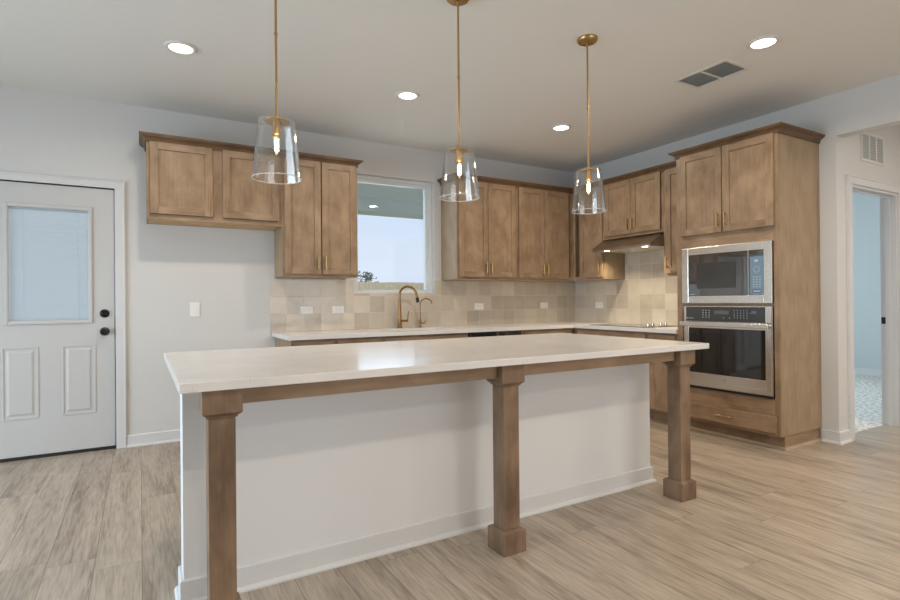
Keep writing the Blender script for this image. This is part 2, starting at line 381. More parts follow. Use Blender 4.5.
b = MB().box(XL-.15, XL, YF-.15, .7, 0, H, wall_paint).box(XL-.15, XL, 4.0, YB, 0, H, wall_paint).box(XL-.15, XL, .7, 4.0, 0, .08, wall_paint).box(XL-.15, XL, .7, 4.0, 2.15, H, wall_paint)
struct(b, 'wall_left')
b = MB().box(XL, .6, YF-.15, YF, 0, H, wall_paint).box(4.6, 6.5, YF-.15, YF, 0, H, wall_paint).box(.6, 4.6, YF-.15, YF, 0, .6, wall_paint).box(.6, 4.6, YF-.15, YF, 2.3, H, wall_paint)
struct(b, 'wall_front')
# bedroom beyond the hall door
BX, BY = 9.2, 5.6
struct(MB().box(4.84, BX, YE+.10, BY, -.12, 0, carpet_m), 'floor_bedroom')
struct(MB().box(4.84, BX, YE+.12, BY, H, H+.12, ceil_paint), 'ceiling_bedroom')
struct(MB().box(BX, BX+.12, YE, BY+.12, 0, H, bed_paint), 'wall_bedroom_side')
struct(MB().box(6.5, BX, YE, YE+.12, 0, H, bed_paint), 'wall_bedroom_front')
struct(MB().box(4.84, 5.7, BY, BY+.12, 0, H, bed_paint).box(7.5, BX, BY, BY+.12, 0, H, bed_paint).box(5.7, 7.5, BY, BY+.12, 0, .75, bed_paint).box(5.7, 7.5, BY, BY+.12, 2.3, H, bed_paint), 'wall_bedroom_back')
struct(MB().box(4.84, 4.9, YE+.12, BY, 0, H, bed_paint), 'wall_bedroom_left')
def baseboard(name, path, outward, h=.095, t=.013):
    shoe = [(0, 0), (t+.014, 0), (t+.014, .008), (t+.008, .017), (t, .019), (t, h-.006), (t-.005, h), (0, h)]
    return MB().sweep(path, shoe, trim_paint, outward)
struct(baseboard('b', [(-.098, YB), (1.055, YB)], 1), 'baseboard_back')
struct(baseboard('b', [(XR, 2.185), (XR, YE), (4.885, YE)], 1), 'baseboard_right')
struct(baseboard('b', [(5.865, YE), (6.5, YE), (6.5, YF)], 1), 'baseboard_hall')
struct(baseboard('b', [(BX, BY), (BX, YE+.12)], 1), 'baseboard_bedroom')
# casings
def casing(b, x0, x1, zt, y, wd=.078, t=.016):
    b.box(x0-wd, x0, y-t, y, 0, zt, trim_paint).box(x1, x1+wd, y-t, y, 0, zt, trim_paint).box(x0-wd, x1+wd, y-t, y, zt, zt+wd*.85, trim_paint)
    # thin back band so the casing edge reads
    b.box(x0-wd, x0-wd+.012, y-t-.005, y-t, 0, zt+wd*.85, trim_paint).box(x1+wd-.012, x1+wd, y-t-.005, y-t, 0, zt+wd*.85, trim_paint).box(x0-wd+.012, x1+wd-.012, y-t-.005, y-t, zt+wd*.85-.012, zt+wd*.85, trim_paint)
    return b
struct(casing(MB(), HX0, HX1, HT, YE), 'trim_1', bevel=.002)
b = MB().box(HX0, HX0+.018, YE, YE+.12, 0, HT, trim_paint).box(HX1-.018, HX1, YE, YE+.12, 0, HT, trim_paint).box(HX0+.018, HX1-.018, YE, YE+.12, HT-.018, HT, trim_paint)
b.box(HX1-.030, HX1-.018, YE+.045, YE+.08, 0, HT-.018, trim_paint).box(HX0+.018, HX0+.030, YE+.045, YE+.08, 0, HT-.018, trim_paint).box(HX0+.03, HX1-.03, YE+.045, YE+.08, HT-.030, HT-.018, trim_paint)
jamb = struct(b, 'door_2')
MB().box(HX1-.021, HX1-.0175, YE+.085, YE+.115, .905, .965, black_metal).build('strike_plate', jamb, label='black latch plate')
# ---- entry door
d1 = bpy.data.objects.new('door_1', None); C.objects.link(d1); d1.location = (-.587, YB, 0); d1['kind'] = 'structure'
ox = (-.587, YB, 0)
def sub(mb, name, parent, **k):
    mb.v = [(x-ox[0], y-ox[1], z-ox[2]) for x, y, z in mb.v]; return mb.build(name, parent, **k)
casing_b = casing(MB(), DX0+.012, DX1-.012, DT-.012, YB, wd=.068)
sub(casing_b, 'door_casing', d1, bevel=.002)
b = MB().box(DX0, DX0+.008, YB, YB+.15, 0, DT, black_gap).box(DX1-.016, DX1, YB-.0, YB+.15, 0, DT, black_gap).box(DX0+.008, DX1-.016, YB, YB+.15, DT-.008, DT, black_gap)
sub(b, 'gap_shade_strip', d1, label='dark strip standing for the shaded gap round the door')  # black strips imitate the shade in the gap round the slab
sub(MB().box(DX0+.008, DX1-.016, YB+.004, YB+.15, 0, .022, black_gap), 'threshold', d1, label='black threshold')
SX0, SX1, SZ0, SZ1 = -1.0, -.174, .024, 2.05; SY = YB+.012
GX0, GX1, GZ0, GZ1 = -.835, -.34, 1.02, 1.875
b = MB()
b.box(SX0, GX0, SY, SY+.044, SZ0, SZ1, door_paint).box(GX1, SX1, SY, SY+.044, SZ0, SZ1, door_paint)
b.box(GX0, GX1, SY, SY+.044, SZ0, GZ0, door_paint).box(GX0, GX1, SY, SY+.044, GZ1, SZ1, door_paint)
slab = sub(b, 'door_slab', d1)
def ring(b, x0, x1, z0, z1, y0, y1, w, m):
    b.box(x0, x0+w, y0, y1, z0, z1, m).box(x1-w, x1, y0, y1, z0, z1, m).box(x0+w, x1-w, y0, y1, z0, z0+w, m).box(x0+w, x1-w, y0, y1, z1-w, z1, m); return b
b = ring(MB(), -.857, -.318, .998, 1.897, SY-.012, SY, .024, door_paint); ring(b, -.845, -.33, 1.010, 1.885, SY-.008, SY+.02, .016, door_paint)
lite = sub(b, 'glass_frame', d1, bevel=.004)
sub(MB().box(GX0+.004, GX1-.004, SY+.010, SY+.013, GZ0, GZ1, pane_m), 'glass_pane', d1)
for (a, c) in ((-.872, -.656), (-.515, -.299)):
    b = MB(); z0, z1 = .298, .832
    # raised panel: sunken groove, then a sloped field
    ring(b, a, c, z0, z1, SY-.005, SY+.001, .012, door_paint)
    o1 = [(a+.026, SY, z0+.026), (c-.026, SY, z0+.026), (c-.026, SY, z1-.026), (a+.026, SY, z1-.026)]
    o2 = [(a+.042, SY-.007, z0+.042), (c-.042, SY-.007, z0+.042), (c-.042, SY-.007, z1-.042), (a+.042, SY-.007, z1-.042)]
    b.add(o1+o2, [(0,1,5,4),(1,2,6,5),(2,3,7,6),(3,0,4,7),(4,5,6,7),(3,2,1,0)], door_paint)
    sub(b, 'raised_panel', d1, bevel=.002)
# between-the-glass mini blind
b = MB()
z = GZ0+.012
while z < GZ1-.012:
    b.add([(GX0+.006, SY+.022, z-.0062), (GX1-.006, SY+.022, z-.0062), (GX1-.006, SY+.028, z+.0062), (GX0+.006, SY+.028, z+.0062),
           (GX0+.006, SY+.0228, z-.0065), (GX1-.006, SY+.0228, z-.0065), (GX1-.006, SY+.0288, z+.0059), (GX0+.006, SY+.0288, z+.0059)],
          [(0,1,2,3),(7,6,5,4),(0,4,5,1),(1,5,6,2),(2,6,7,3),(3,7,4,0)], blind_m)
    z += .0135
for x in (GX0+.085, GX1-.075): b.box(x-.0035, x+.0035, SY+.019, SY+.0205, GZ0+.005, GZ1-.005, blind_m)
b.box(GX0+.006, GX1-.006, SY+.018, SY+.034, GZ1-.02, GZ1-.004, blind_m).box(GX0+.01, GX1-.01, SY+.018, SY+.032, GZ0+.002, GZ0+.012, blind_m)
sub(b, 'mini_blind', d1, label='pale blue lit mini blind inside the glass')
sub(MB().box(GX1-.010, GX1-.002, SY-.003, SY+.009, 1.66, 1.74, door_paint), 'blind_slider', d1)
def deadbolt(x, z, knob):
    b = MB(); b.lathe([(.001, 0), (.032, 0), (.033, -.006), (.024, -.012), (.001, -.012)], black_metal, (x, SY, z), 28, 'Y')
    if knob: b.lathe([(.012, -.01), (.012, -.03), (.024, -.038), (.028, -.05), (.024, -.062), (.001, -.066)], black_metal, (x, SY, z), 28, 'Y')
    else: b.lathe([(.016, -.012), (.016, -.02), (.001, -.02)], black_metal, (x, SY, z), 24, 'Y'); b.box(x-.004, x+.004, SY-.034, SY-.018, z-.014, z+.014, black_metal)
    return b
sub(deadbolt(-.240, 1.071, False), 'deadbolt', d1, label='round black deadbolt turn')
sub(deadbolt(-.240, .929, True), 'door_knob', d1, label='round black door knob')
# ---- kitchen window
w1 = bpy.data.objects.new('window_1', None); C.objects.link(w1); w1.location = (2.265, YB, 1.235); w1['kind'] = 'structure'; ox = (2.265, YB, 1.235)
win_white = plain('window_vinyl', srgb(214, 220, 222), .4)
b = ring(MB(), WX0, WX1, WZ0-.034, WZ1, YB+.055, YB+.135, .037, win_white); ring(b, WX0+.037, WX1-.037, WZ0+.003, WZ1-.037, YB+.07, YB+.12, .032, win_white)
sub(b, 'window_frame', w1, bevel=.002)
b = MB().box(WX0, WX1, YB-.0, YB+.055, WZ0, WZ0+.012, trim_paint)
sub(b, 'window_sill', w1)
sub(MB().box(WX0+.06, WX1-.06, YB+.093, YB+.097, WZ0+.02, WZ1-.06, pane_m), 'window_pane', w1)
# unseen living side windows (left of the camera, and one added behind it)
def plain_window(name, x0, x1, y0, y1, z0, z1):
    b = MB(); t = .05
    if abs(x1-x0) > abs(y1-y0):
        k = 3; ym = (y0+y1)/2; b.box(x0, x1, ym-.03, ym+.03, z0, z0+t, win_white).box(x0, x1, ym-.03, ym+.03, z1-t, z1, win_white)
        for i in range(k+1):
            c = x0+t/2+(x1-x0-t)*i/k; b.box(c-t/2, c+t/2, ym-.03, ym+.03, z0+t, z1-t, win_white)
    else:
        k = 3; xm = (x0+x1)/2; b.box(xm-.03, xm+.03, y0, y1, z0, z0+t, win_white).box(xm-.03, xm+.03, y0, y1, z1-t, z1, win_white)
        for i in range(k+1):
            c = y0+t/2+(y1-y0-t)*i/k; b.box(xm-.03, xm+.03, c-t/2, c+t/2, z0+t, z1-t, win_white)
    return struct(b, name)
plain_window('window_2', XL-.15, XL, .7, 4.0, .08, 2.15)
plain_window('window_rear_added', .6, 4.6, YF-.15, YF, .6, 2.3)  # invented opening behind the camera, added for the rear fill light
plain_window('window_4', 5.7, 7.5, BY, BY+.12, .75, 2.3)
# backsplash
b = MB(); TY = YB-.010
b.box(1.018, WX0, TY, YB, .875, 1.363, tile_m).box(WX0, WX1, TY, YB, .875, WZ0, tile_m).box(WX1, XR-.01, TY, YB, .875, 1.363, tile_m)
b.box(XR-.010, XR, 3.06, 4.17, .875, 1.66, tile_m).box(XR-.010, XR, 4.17, YB, .875, 1.363, tile_m)
struct(b, 'wall_tile_splashback')

# ---------------------------------------------------------------- cabinets
def rail_door(b, x0, x1, z0, z1, y=0, t=.02, r=.057, m=wood_v, mh=wood_h):
    """shaker door standing proud of y (front at y-t)"""
    b.box(x0, x0+r, y-t, y, z0, z1, m).box(x1-r, x1, y-t, y, z0, z1, m)
    b.box(x0+r, x1-r, y-t, y, z0, z0+r, mh).box(x0+r, x1-r, y-t, y, z1-r, z1, mh)
    b.box(x0+r, x1-r, y-t+.009, y-.002, z0+r, z1-r, m)
    return b
def pull(b, x, z, y, L=.13, vertical=True, m=brass):
    if vertical:
        b.tube([(x, y-.028, z-L/2), (x, y-.028, z+L/2)], .0065, m, 12)
        for s in (-1, 1): b.tube([(x, y, z+s*L*.34), (x, y-.028, z+s*L*.34)], .0045, m, 10)
    else:
        b.tube([(x-L/2, y-.028, z), (x+L/2, y-.028, z)], .0065, m, 12)
        for s in (-1, 1): b.tube([(x+s*L*.34, y, z), (x+s*L*.34, y-.028, z)], .0045, m, 10)
    return b
def add_door(root, x0, x1, z0, z1, handle=None, hz=None, r=.057, y=-.003, m=wood_v, hl=.12):
    d = rail_door(MB(), x0, x1, z0, z1, y, r=r, m=m).build('door', root, bevel=.0015)
    if handle:
        hx = x0+.028 if handle == 'L' else x1-.028
        pull(MB(), hx, hz, y-.02, hl).build('handle', d, label='slim brass bar handle')
    return d
def add_drawer(root, x0, x1, z0, z1, y=0, handle=True, hl=.13):
    d = MB().box(x0, x1, y-.02, y-.003, z0, z1, wood_h).build('drawer', root, bevel=.003)
    if handle: pull(MB(), (x0+x1)/2, (z0+z1)/2, y-.02, hl, False).build('handle', d, label='slim brass bar handle')
    return d
def wall_cab(label, loc, rz, W, D, z0, z1, doors, group=None, side=wood_panel, name='wall_cabinet', rawbottom=True):
    """local: x across the front, y into the wall, front face frame at y=0; z measured from the floor"""
    t = thing(name, label, 'kitchen cabinet', loc, rz, group)
    s = 0.018; b = MB()
    b.box(0, s, .019, D, z0, z1, side).box(W-s, W, .019, D, z0, z1, side).box(s, W-s, .019, D, z1-s, z1, wood_h).box(s, W-s, D-.01, D, z0, z1-s, wood_h)
    b.box(s, W-s, .0195, D-.01, z0+.001, z0+.03, wood_raw)
    b.build('body', t)
    f = MB(); fw = .038
    f.box(0, fw, 0, .019, z0, z1, wood_v).box(W-fw, W, 0, .019, z0, z1, wood_v).box(fw, W-fw, 0, .019, z0, z0+fw, wood_h).box(fw, W-fw, 0, .019, z1-fw, z1, wood_h)
    for i in range(len(doors)-1):
        c = (doors[i][1]+doors[i+1][0])/2
        f.box(c-fw, c+fw, .0005, .019, z0+fw, z1-fw, wood_v)
    f.build('face_frame', t)
    for (a, c, dz0, dz1, hd) in doors: add_door(t, a, c, dz0, dz1, hd, dz0+.1)
    return t
FY = 4.66; CT = 2.405
wall_cab('short wide two-door brown wall cabinet hung high above the empty fridge gap', (.05, FY, 0), 0, 1.01, YB-FY, 1.795, CT,
         [(.022, .462, 1.835, 2.385, 'R'), (.538, .98, 1.835, 2.385, 'L')])
wall_cab('tall two-door brown wall cabinet just left of the window', (1.06, FY, 0), 0, .675, YB-FY, 1.37, CT,
         [(.016, .330, 1.392, 2.385, 'R'), (.340, .658, 1.392, 2.385, 'L')])
wall_cab('tall two-door brown wall cabinet just right of the window', (2.80, FY, 0), 0, .765, YB-FY, 1.37, CT,
         [(.022, .376, 1.392, 2.385, 'R'), (.382, .745, 1.392, 2.385, 'L')], side=wood_panel)
wall_cab('two-door brown wall cabinet nearest the corner on the window wall', (3.567, FY, 0), 0, .822, YB-FY, 1.37, CT,
         [(.022, .376, 1.392, 2.385, 'R'), (.382, .742, 1.392, 2.385, 'L')])
RF = 4.39; RZ = -math.pi/2
wall_cab('narrow one-door brown wall cabinet in the corner left of the range hood', (RF, 4.658, 0), RZ, .484, XR-RF, 1.37, CT,
         [(.13, .472, 1.392, 2.385, 'R')])
wall_cab('short two-door brown cabinet above the range hood', (RF, 4.172, 0), RZ, .765, XR-RF, 1.797, CT,
         [(.022, .378, 1.825, 2.385, 'R'), (.384, .742, 1.825, 2.385, 'L')])
wall_cab('narrow one-door brown wall cabinet squeezed between range hood and oven tower', (RF, 3.405, 0), RZ, .343, XR-RF, 1.37, CT,
         [(.035, .325, 1.392, 2.385, 'L')])
# crowns
CR = [(0, -.024), (.010, -.024), (.011, -.018), (.007, -.014), (.010, -.004), (.018, .006), (.030, .013), (.038, .016), (.038, .021), (.046, .024), (.048, .036), (0, .036)]
cr = [(q, CT+z) for q, z in CR]
o = MB().sweep([(.05, YB), (.05, FY), (1.735, FY), (1.735, YB)], cr, wood_crown, 1).build('crown_moulding', origin=(.9, FY, CT))
tag(o, 'dark brown crown strip along the cabinets left of the window', 'moulding')
o = MB().sweep([(2.80, YB), (2.80, FY), (RF, FY), (RF, 3.12)], cr, wood_crown, 1).build('crown_moulding', origin=(3.6, FY, CT))
tag(o, 'dark brown crown strip turning the corner right of the window up to the oven tower', 'moulding')
TX, TY0, TY1 = 4.12, 2.19, 3.06
o = MB().sweep([(XR, TY0), (TX, TY0), (TX, TY1), (RF, TY1)], cr, wood_crown, -1)
tower_crown = o
# oven tower (local x = 3.06 - Y)
TW = TY1-TY0; TD = XR-TX
t = thing('oven_cabinet', 'tall brown cabinet tower holding the microwave and wall oven', 'kitchen cabinet', (TX, TY1, 0), RZ)
b = MB(); s = .019
b.box(0, s, .019, TD, .105, CT, wood_panel).box(TW-s, TW, .0195, TD, .105, CT, wood_panel).box(s, TW-s, .019, TD, CT-s, CT, wood_h).box(s, TW-s, TD-.01, TD, .105, CT-s, wood_h)
for z in (.105, .345, 1.083, 1.60): b.box(s, TW-s, .02, TD-.01, z, z+.018, wood_h)
b.build('body', t)
b = MB()
b.box(0, .052, 0, .019, .105, CT, wood_v).box(TW-.038, TW, 0, .019, .105, CT, wood_v)
for z0, z1 in ((.105, .135), (.252, .385), (1.087, 1.105), (1.578, 1.71), (2.365, CT)): b.box(.052, TW-.038, 0, .019, z0, z1, wood_h)
b.box(.40, .47, 0, .019, 1.71, 2.365, wood_v)
b.build('face_frame', t)
MB().box(0, TW-.012, .078, .092, 0, .105, wood_h).box(TW-.026, TW-.012, .092, TD, 0, .105, wood_d).build('toe_kick', t)
MB().box(0, TW, .066, .078, 0, .018, shoe_wood).box(TW-.012, TW, .078, TD, 0, .018, shoe_wood).build('shoe_trim', t)
add_door(t, .050, .433, 1.69, 2.385, 'R', 1.79); add_door(t, .441, .845, 1.69, 2.385, 'L', 1.79)
add_drawer(t, .045, .848, .128, .256, hl=.14)
tower_crown.v = [(TY1-y, x-TX, z) for x, y, z in tower_crown.v]; tower_crown.build('crown', t)
# base cabinets
def base_cab(label, loc, rz, W, D, cols, group=None, left_end=False, drawer_h=.13):
    t = thing('base_cabinet', label, 'kitchen cabinet', loc, rz, group); T = .836; b = MB()
    b.box(0, .018, .019, D, .105, T, wood_panel).box(W-.018, W, .019, D, .105, T, wood_panel).box(.018, W-.018, .019, D, .105, .123, wood_h).box(.018, W-.018, D-.01, D, .123, T, wood_h)
    b.build('body', t)
    f = MB(); f.box(0, .03, 0, .019, .105, T, wood_v).box(W-.03, W, 0, .019, .105, T, wood_v).box(.03, W-.03, 0, .019, T-.025, T, wood_h).box(.03, W-.03, 0, .019, .105, .135, wood_h).box(.03, W-.03, 0, .019, .66, .69, wood_h)
    f.build('face_frame', t)
    MB().box(0, W, .075, .09, 0, .105, wood_h).build('toe_kick', t)
    for (a, c, hd) in cols:
        add_drawer(t, a, c, .682, .815, handle=(hd != 'F'))
        if hd == 'F': mid = (a+c)/2; add_door(t, a, mid-.003, .125, .672, 'R', .59); add_door(t, mid+.003, c, .125, .672, 'L', .59)
        else: add_door(t, a, c, .125, .672, hd, .59)
    return t
BYF = 4.385; BD = YB-.011-BYF
base_cab('brown base cabinet at the left end of the window-wall counter, beside the empty gap', (1.06, BYF, 0), 0, .375, BD, [(.02, .355, 'R')])
base_cab('brown base cabinet between the left end unit and the sink', (1.437, BYF, 0), 0, .417, BD, [(.012, .405, 'R')])
base_cab('wide brown base cabinet under the sink and faucets', (1.856, BYF, 0), 0, .90, BD, [(.02, .88, 'F')])
base_cab('brown base cabinet right of the dishwasher running into the corner', (3.40, BYF, 0), 0, .73, BD, [(.03, .68, 'L')])
RFB = 4.135; RD = XR-.011-RFB
base_cab('wide brown base cabinet under the cooktop', (RFB, 4.375, 0), RZ, .985, RD, [(.06, .96, 'F')])
base_cab('narrow brown base cabinet between cooktop and oven tower', (RFB, 3.388, 0), RZ, .323, RD, [(.022, .300, 'L')])
# dishwasher
t = thing('dishwasher', 'dishwasher with black control strip under the window-wall counter', 'dishwasher', (2.76, BYF, 0))
MB().box(.01, .63, .03, BD, .10, .83, steel_dark).build('body', t)
MB().box(.008, .632, -.02, .03, .11, .775, steel).build('door', t, bevel=.004)
MB().box(.008, .632, -.02, .03, .778, .834, black_glass).build('control_panel', t, bevel=.003, label='black control strip')
MB().tube([(.06, -.055, .73), (.58, -.055, .73)], .009, steel).tube([(.08, -.02, .73), (.08, -.055, .73)], .007, steel).tube([(.56, -.02, .73), (.56, -.055, .73)], .007, steel).build('handle', t)
MB().box(.01, .63, .06, .075, 0, .10, black_gap).build('toe_kick', t)
# perimeter worktop with sink cut-out
CZ0, CZ1 = .838, .874; SXa, SXb, SYa, SYb = 1.93, 2.66, 4.44, 4.84; yb = YB-.0105; xr = XR-.0105
b = MB(); q = quartz_m
b.box(1.03, SXa, 4.345, yb, CZ0, CZ1, q).box(SXa, SXb, 4.345, SYa, CZ0, CZ1, q).box(SXa, SXb, SYb, yb, CZ0, CZ1, q).box(SXb, xr, 4.345, yb, CZ0, CZ1, q).box(4.095, xr, 3.063, 4.345, CZ0, CZ1, q)
tag(b.build('worktop', origin=(1.03, 4.345, CZ0)), 'L-shaped white stone worktop along the window and cooktop walls', 'worktop')
b = MB(); g = .004
b.box(SXa-.012, SXa+g, SYa-.012, SYb+.012, .66, CZ0-.001, steel).box(SXb-g, SXb+.012, SYa-.012, SYb+.012, .66, CZ0-.001, steel).box(SXa+g, SXb-g, SYa-.012, SYa+g, .66, CZ0-.001, steel).box(SXa+g, SXb-g, SYb-g, SYb+.012, .66, CZ0-.001, steel).box(SXa-.012, SXb+.012, SYa-.012, SYb+.012, .655, .66, steel)
tag(b.build('sink', origin=(2.295, 4.64, .655)), 'undermount steel sink in the worktop below the window', 'sink')

# ---------------------------------------------------------------- appliances
def rtop(name, label, cat, y, x, z=0): return thing(name, label, cat, (x, y, z), RZ)
# microwave: local x from Y=3.0 (left) to 2.232 (right), front y=0 at X=4.10
t = rtop('microwave', 'built-in stainless microwave in the tower above the wall oven', 'microwave', 3.000, 4.10, 1.106)
W_, Hh = .768, .474
ring(MB(), 0, W_, 0, Hh, 0, .018, .062, steel).build('trim_frame', t, bevel=.003, label='wide stainless surround')
MB().box(.06, W_-.06, .024, .42, .06, Hh-.06, steel_dark).build('body', t)
dr = MB().box(.0625, .575, .006, .022, .0625, Hh-.0625, black_glass).build('door', t, bevel=.002)
MB().box(.14, .485, .0045, .006, .125, Hh-.135, mw_window).build('door_window', dr)
MB().box(.575, .588, .010, .022, .0625, Hh-.0625, steel_dark).build('door_edge', t, label='bronze strip beside the keypad')
kp = MB().box(.590, .705, .007, .022, .0625, Hh-.0625, black_glass).build('control_panel', t)
MB().box(.600, .702, .0052, .007, .072, .362, blue_panel).build('keypad', kp, label='blue-grey keypad')
b = MB()
b.box(.635, .662, .0040, .0052, .322, .338, mark_white).build('indicator', kp); b = MB()
for i in range(24):
    a = 2*math.pi*i/24; b.box(.651+.022*math.cos(a)-.002, .651+.022*math.cos(a)+.002, .0042, .0052, .262+.022*math.sin(a)-.002, .262+.022*math.sin(a)+.002, mark_white)
b.build('dial_ring', kp); b = MB()
for r_ in range(5):
    for c_ in range(3): b.box(.622+c_*.024, .634+c_*.024, .0042, .0052, .125+r_*.019, .131+r_*.019, mark_white)
b.build('number_keys', kp); b = MB()
ring(b, .618, .686, .082, .108, .0042, .0052, .003, mark_dark)
b.box(.626, .678, .0042, .0052, .091, .099, mark_white)
b.build('start_key', kp)
MB().box(.082, .112, .0048, .006, .076, .080, mark_white).build('maker_mark', dr)
MB().box(.115, .118, .0048, .006, .075, .081, mark_white).build('maker_dot', dr)
# wall oven: z .385 - 1.083
t = rtop('wall_oven', 'built-in stainless wall oven with bar handle in the tower below the microwave', 'oven', 2.992, 4.10, .385)
W_ = .757; Hh = .698
MB().box(.01, W_-.01, .024, .5, .01, Hh-.005, steel_dark).build('body', t)
ring(MB(), 0, W_, 0, Hh, .012, .019, .014, steel).build('surround', t)
MB().box(.014, .032, .0, .024, .572, Hh-.006, steel).build('control_side', t); MB().box(W_-.048, W_-.004, .0, .024, .572, Hh-.006, steel).build('control_side', t)
cp = MB().box(.032, W_-.048, .002, .024, .572, Hh-.006, control_glass).build('control_panel', t, bevel=.002, label='dark glass control panel')
b = MB()
for r_ in range(4):
    for c_ in range(3): b.box(.185+c_*.028, .196+c_*.028, .0008, .002, .604+r_*.019, .609+r_*.019, mark_white)
b.build('mode_keys', cp); b = MB()
for r_ in range(4):
    for c_ in range(5): b.box(.46+c_*.026, .466+c_*.026, .0008, .002, .604+r_*.019, .608+r_*.019, mark_white)
b.build('number_keys', cp); b = MB()
for c_ in range(4): b.box(.042+c_*.018, .050+c_*.018, .0008, .002, .592, .596 if c_ % 2 else .600, mark_white)
b.build('maker_mark', cp)
for x in (.37, .42): MB().box(x, x+.006, .0008, .002, .600, .606, mark_white).build('indicator_dot', cp)
MB().box(.29, .42, .0008, .002, .632, .662, black_glass).build('display', cp, label='dark clock display')
MB().box(.575, .64, .0008, .002, .640, .664, black_glass).build('display_window', cp)
dr = MB(); ring(dr, .014, W_-.004, .022, .558, -.004, .024, .044, steel); dr.box(.058, W_-.048, -.004, .024, .066, .135, steel)
dr = dr.build('door', t, bevel=.002)
MB().box(.056, W_-.046, .000, .020, .134, .516, oven_glass).build('door_window', dr)
ox = (0, 0, 0)
hb = MB().box(.0, W_, -.052, -.034, .530, .566, steel)
for x in (.03, W_-.05): hb.box(x, x+.02, -.034, .0, .536, .560, steel)
hb.build('handle', dr, bevel=.004, label='flat stainless bar handle')
lg = MB().lathe([(.011, 0), (.014, 0), (.014, -.0015), (.011, -.0015)], steel_dark, (.378, -.004, .093), 24, 'Y', close=True)
lg.lathe([(.004, 0), (.006, 0), (.006, -.0015), (.004, -.0015)], steel_dark, (.378, -.004, .093), 16, 'Y', close=True)
lg.build('round_emblem', dr, label='small round maker emblem')
MB().box(.004, W_-.002, .004, .02, .0, .016, black_gap).build('vent_slot', t, label='black vent gap under the door')
# range hood
t = rtop('range_hood', 'slim dark stainless range hood under the short cabinet', 'range hood', 4.170, 4.20, 1.655)
D_ = XR-.011-4.20
b = MB()
b.prism([(0, 0), (0, .022), (.165, .125), (D_, .125), (D_, .113), (.167, .113), (.008, .018), (.008, 0)], 0, .765, steel_dark)
poly = [(0, 0), (0, .022), (.165, .125), (D_, .125), (D_, 0)]
b.prism(poly, 0, .006, steel_dark); b.prism(poly, .759, .765, steel_dark)
b.build('hood_shell', t)
MB().box(.006, .759, .009, D_-.002, .006, .012, plain('hood_filter_lit', srgb(226, 218, 200), .35)).build('filter_panel', t, label='underside panel with bounced light put into its pale colour')  # pale tone imitates light bounced up onto the underside
for x in (.15, .64): MB().lathe([(.026, 0), (.026, .005)], hood_glow, (x, .07, .001), 24).build('hood_lamp', t)
MB().box(.34, .47, -.0015, 0, .006, .016, chrome).build('control_strip', t, label='bright control strip')
for y in (4.01, 3.53):
    l = area('hood_light', (4.29, y, 1.652), (0, 0, 0), .05, .05, 3.0, (1, .84, .60), 'DISK', 130)
# cooktop
t = rtop('cooktop', 'black glass cooktop with four knobs set in the worktop', 'cooktop', 4.165, 4.155, CZ1)
MB().box(0, .755, 0, .50, 0, .005, cook_glass).build('glass_top', t, bevel=.0015)
for x, y, r in ((.18, .13, .075), (.18, .36, .09), (.44, .13, .09), (.44, .36, .075)): MB().lathe([(r-.002, .005), (r, .005), (r, .0054), (r-.002, .0054)], mark_white, (x, y, 0), 40, close=True).build('burner_ring', t, label='thin printed burner circle')
for y in (.10, .17, .29, .36):
    MB().lathe([(.001, .005), (.020, .005), (.019, .010), (.016, .012), (.015, .032), (.001, .034)], chrome, (.675, y, 0), 24).box(.6735, .6765, y-.014, y+.014, .034, .037, chrome).build('knob', t, label='polished chrome knob')

# ---------------------------------------------------------------- faucets, outlets, switch
def arc(cx, cz, r, a0, a1, y, n=16): return [(cx+r*math.cos(R(a0+(a1-a0)*i/n)), y, cz+r*math.sin(R(a0+(a1-a0)*i/n))) for i in range(n+1)]
FX, FYY = 2.265, 4.895
t = thing('kitchen_faucet', 'tall brass gooseneck faucet with side lever, below the window', 'faucet', (FX, FYY, CZ1), R(-35))
MB().lathe([(.028, 0), (.028, .006), (.022, .02), (.019, .12), (.015, .24), (.0125, .30)], bronze, n=24).build('body', t)
pts = [(0, 0, .29), (0, 0, .335)]+arc(.085, .335, .085, 180, 12, 0, 18)
MB().tube(pts, .0115, bronze, 16).build('spout', t)
ex, ez = pts[-1][0], pts[-1][2]
MB().tube([(ex-.002, 0, ez+.006), (ex+.010, 0, ez-.045)], [.0125, .0145], bronze, 16).tube([(ex+.010, 0, ez-.045), (ex+.018, 0, ez-.095)], [.0155, .0185], black_metal, 16).build('spray_head', t, label='dark pull-down spray head')
MB().tube([(0, 0, .075), (.085, 0, .075)], .011, bronze, 14).tube([(.078, 0, .072), (.090, 0, .175)], [.007, .005], bronze, 10).build('lever', t)
t = thing('filtered_water_faucet', 'small thin brass gooseneck faucet right of the tall faucet', 'faucet', (2.500, 4.90, CZ1), R(-35))
MB().lathe([(.020, 0), (.020, .005), (.013, .012), (.012, .07), (.006, .085)], bronze, n=20).build('body', t)
MB().tube([(0, 0, .07), (0, 0, .225)]+arc(.062, .235, .062, 180, 10, 0, 16), .0055, bronze, 12).build('spout', t)
MB().tube([(.008, 0, .045), (.045, 0, .045)], .0065, bronze, 10).tube([(.040, 0, .040), (.052, 0, .072)], [.005, .004], bronze, 10).build('lever', t)

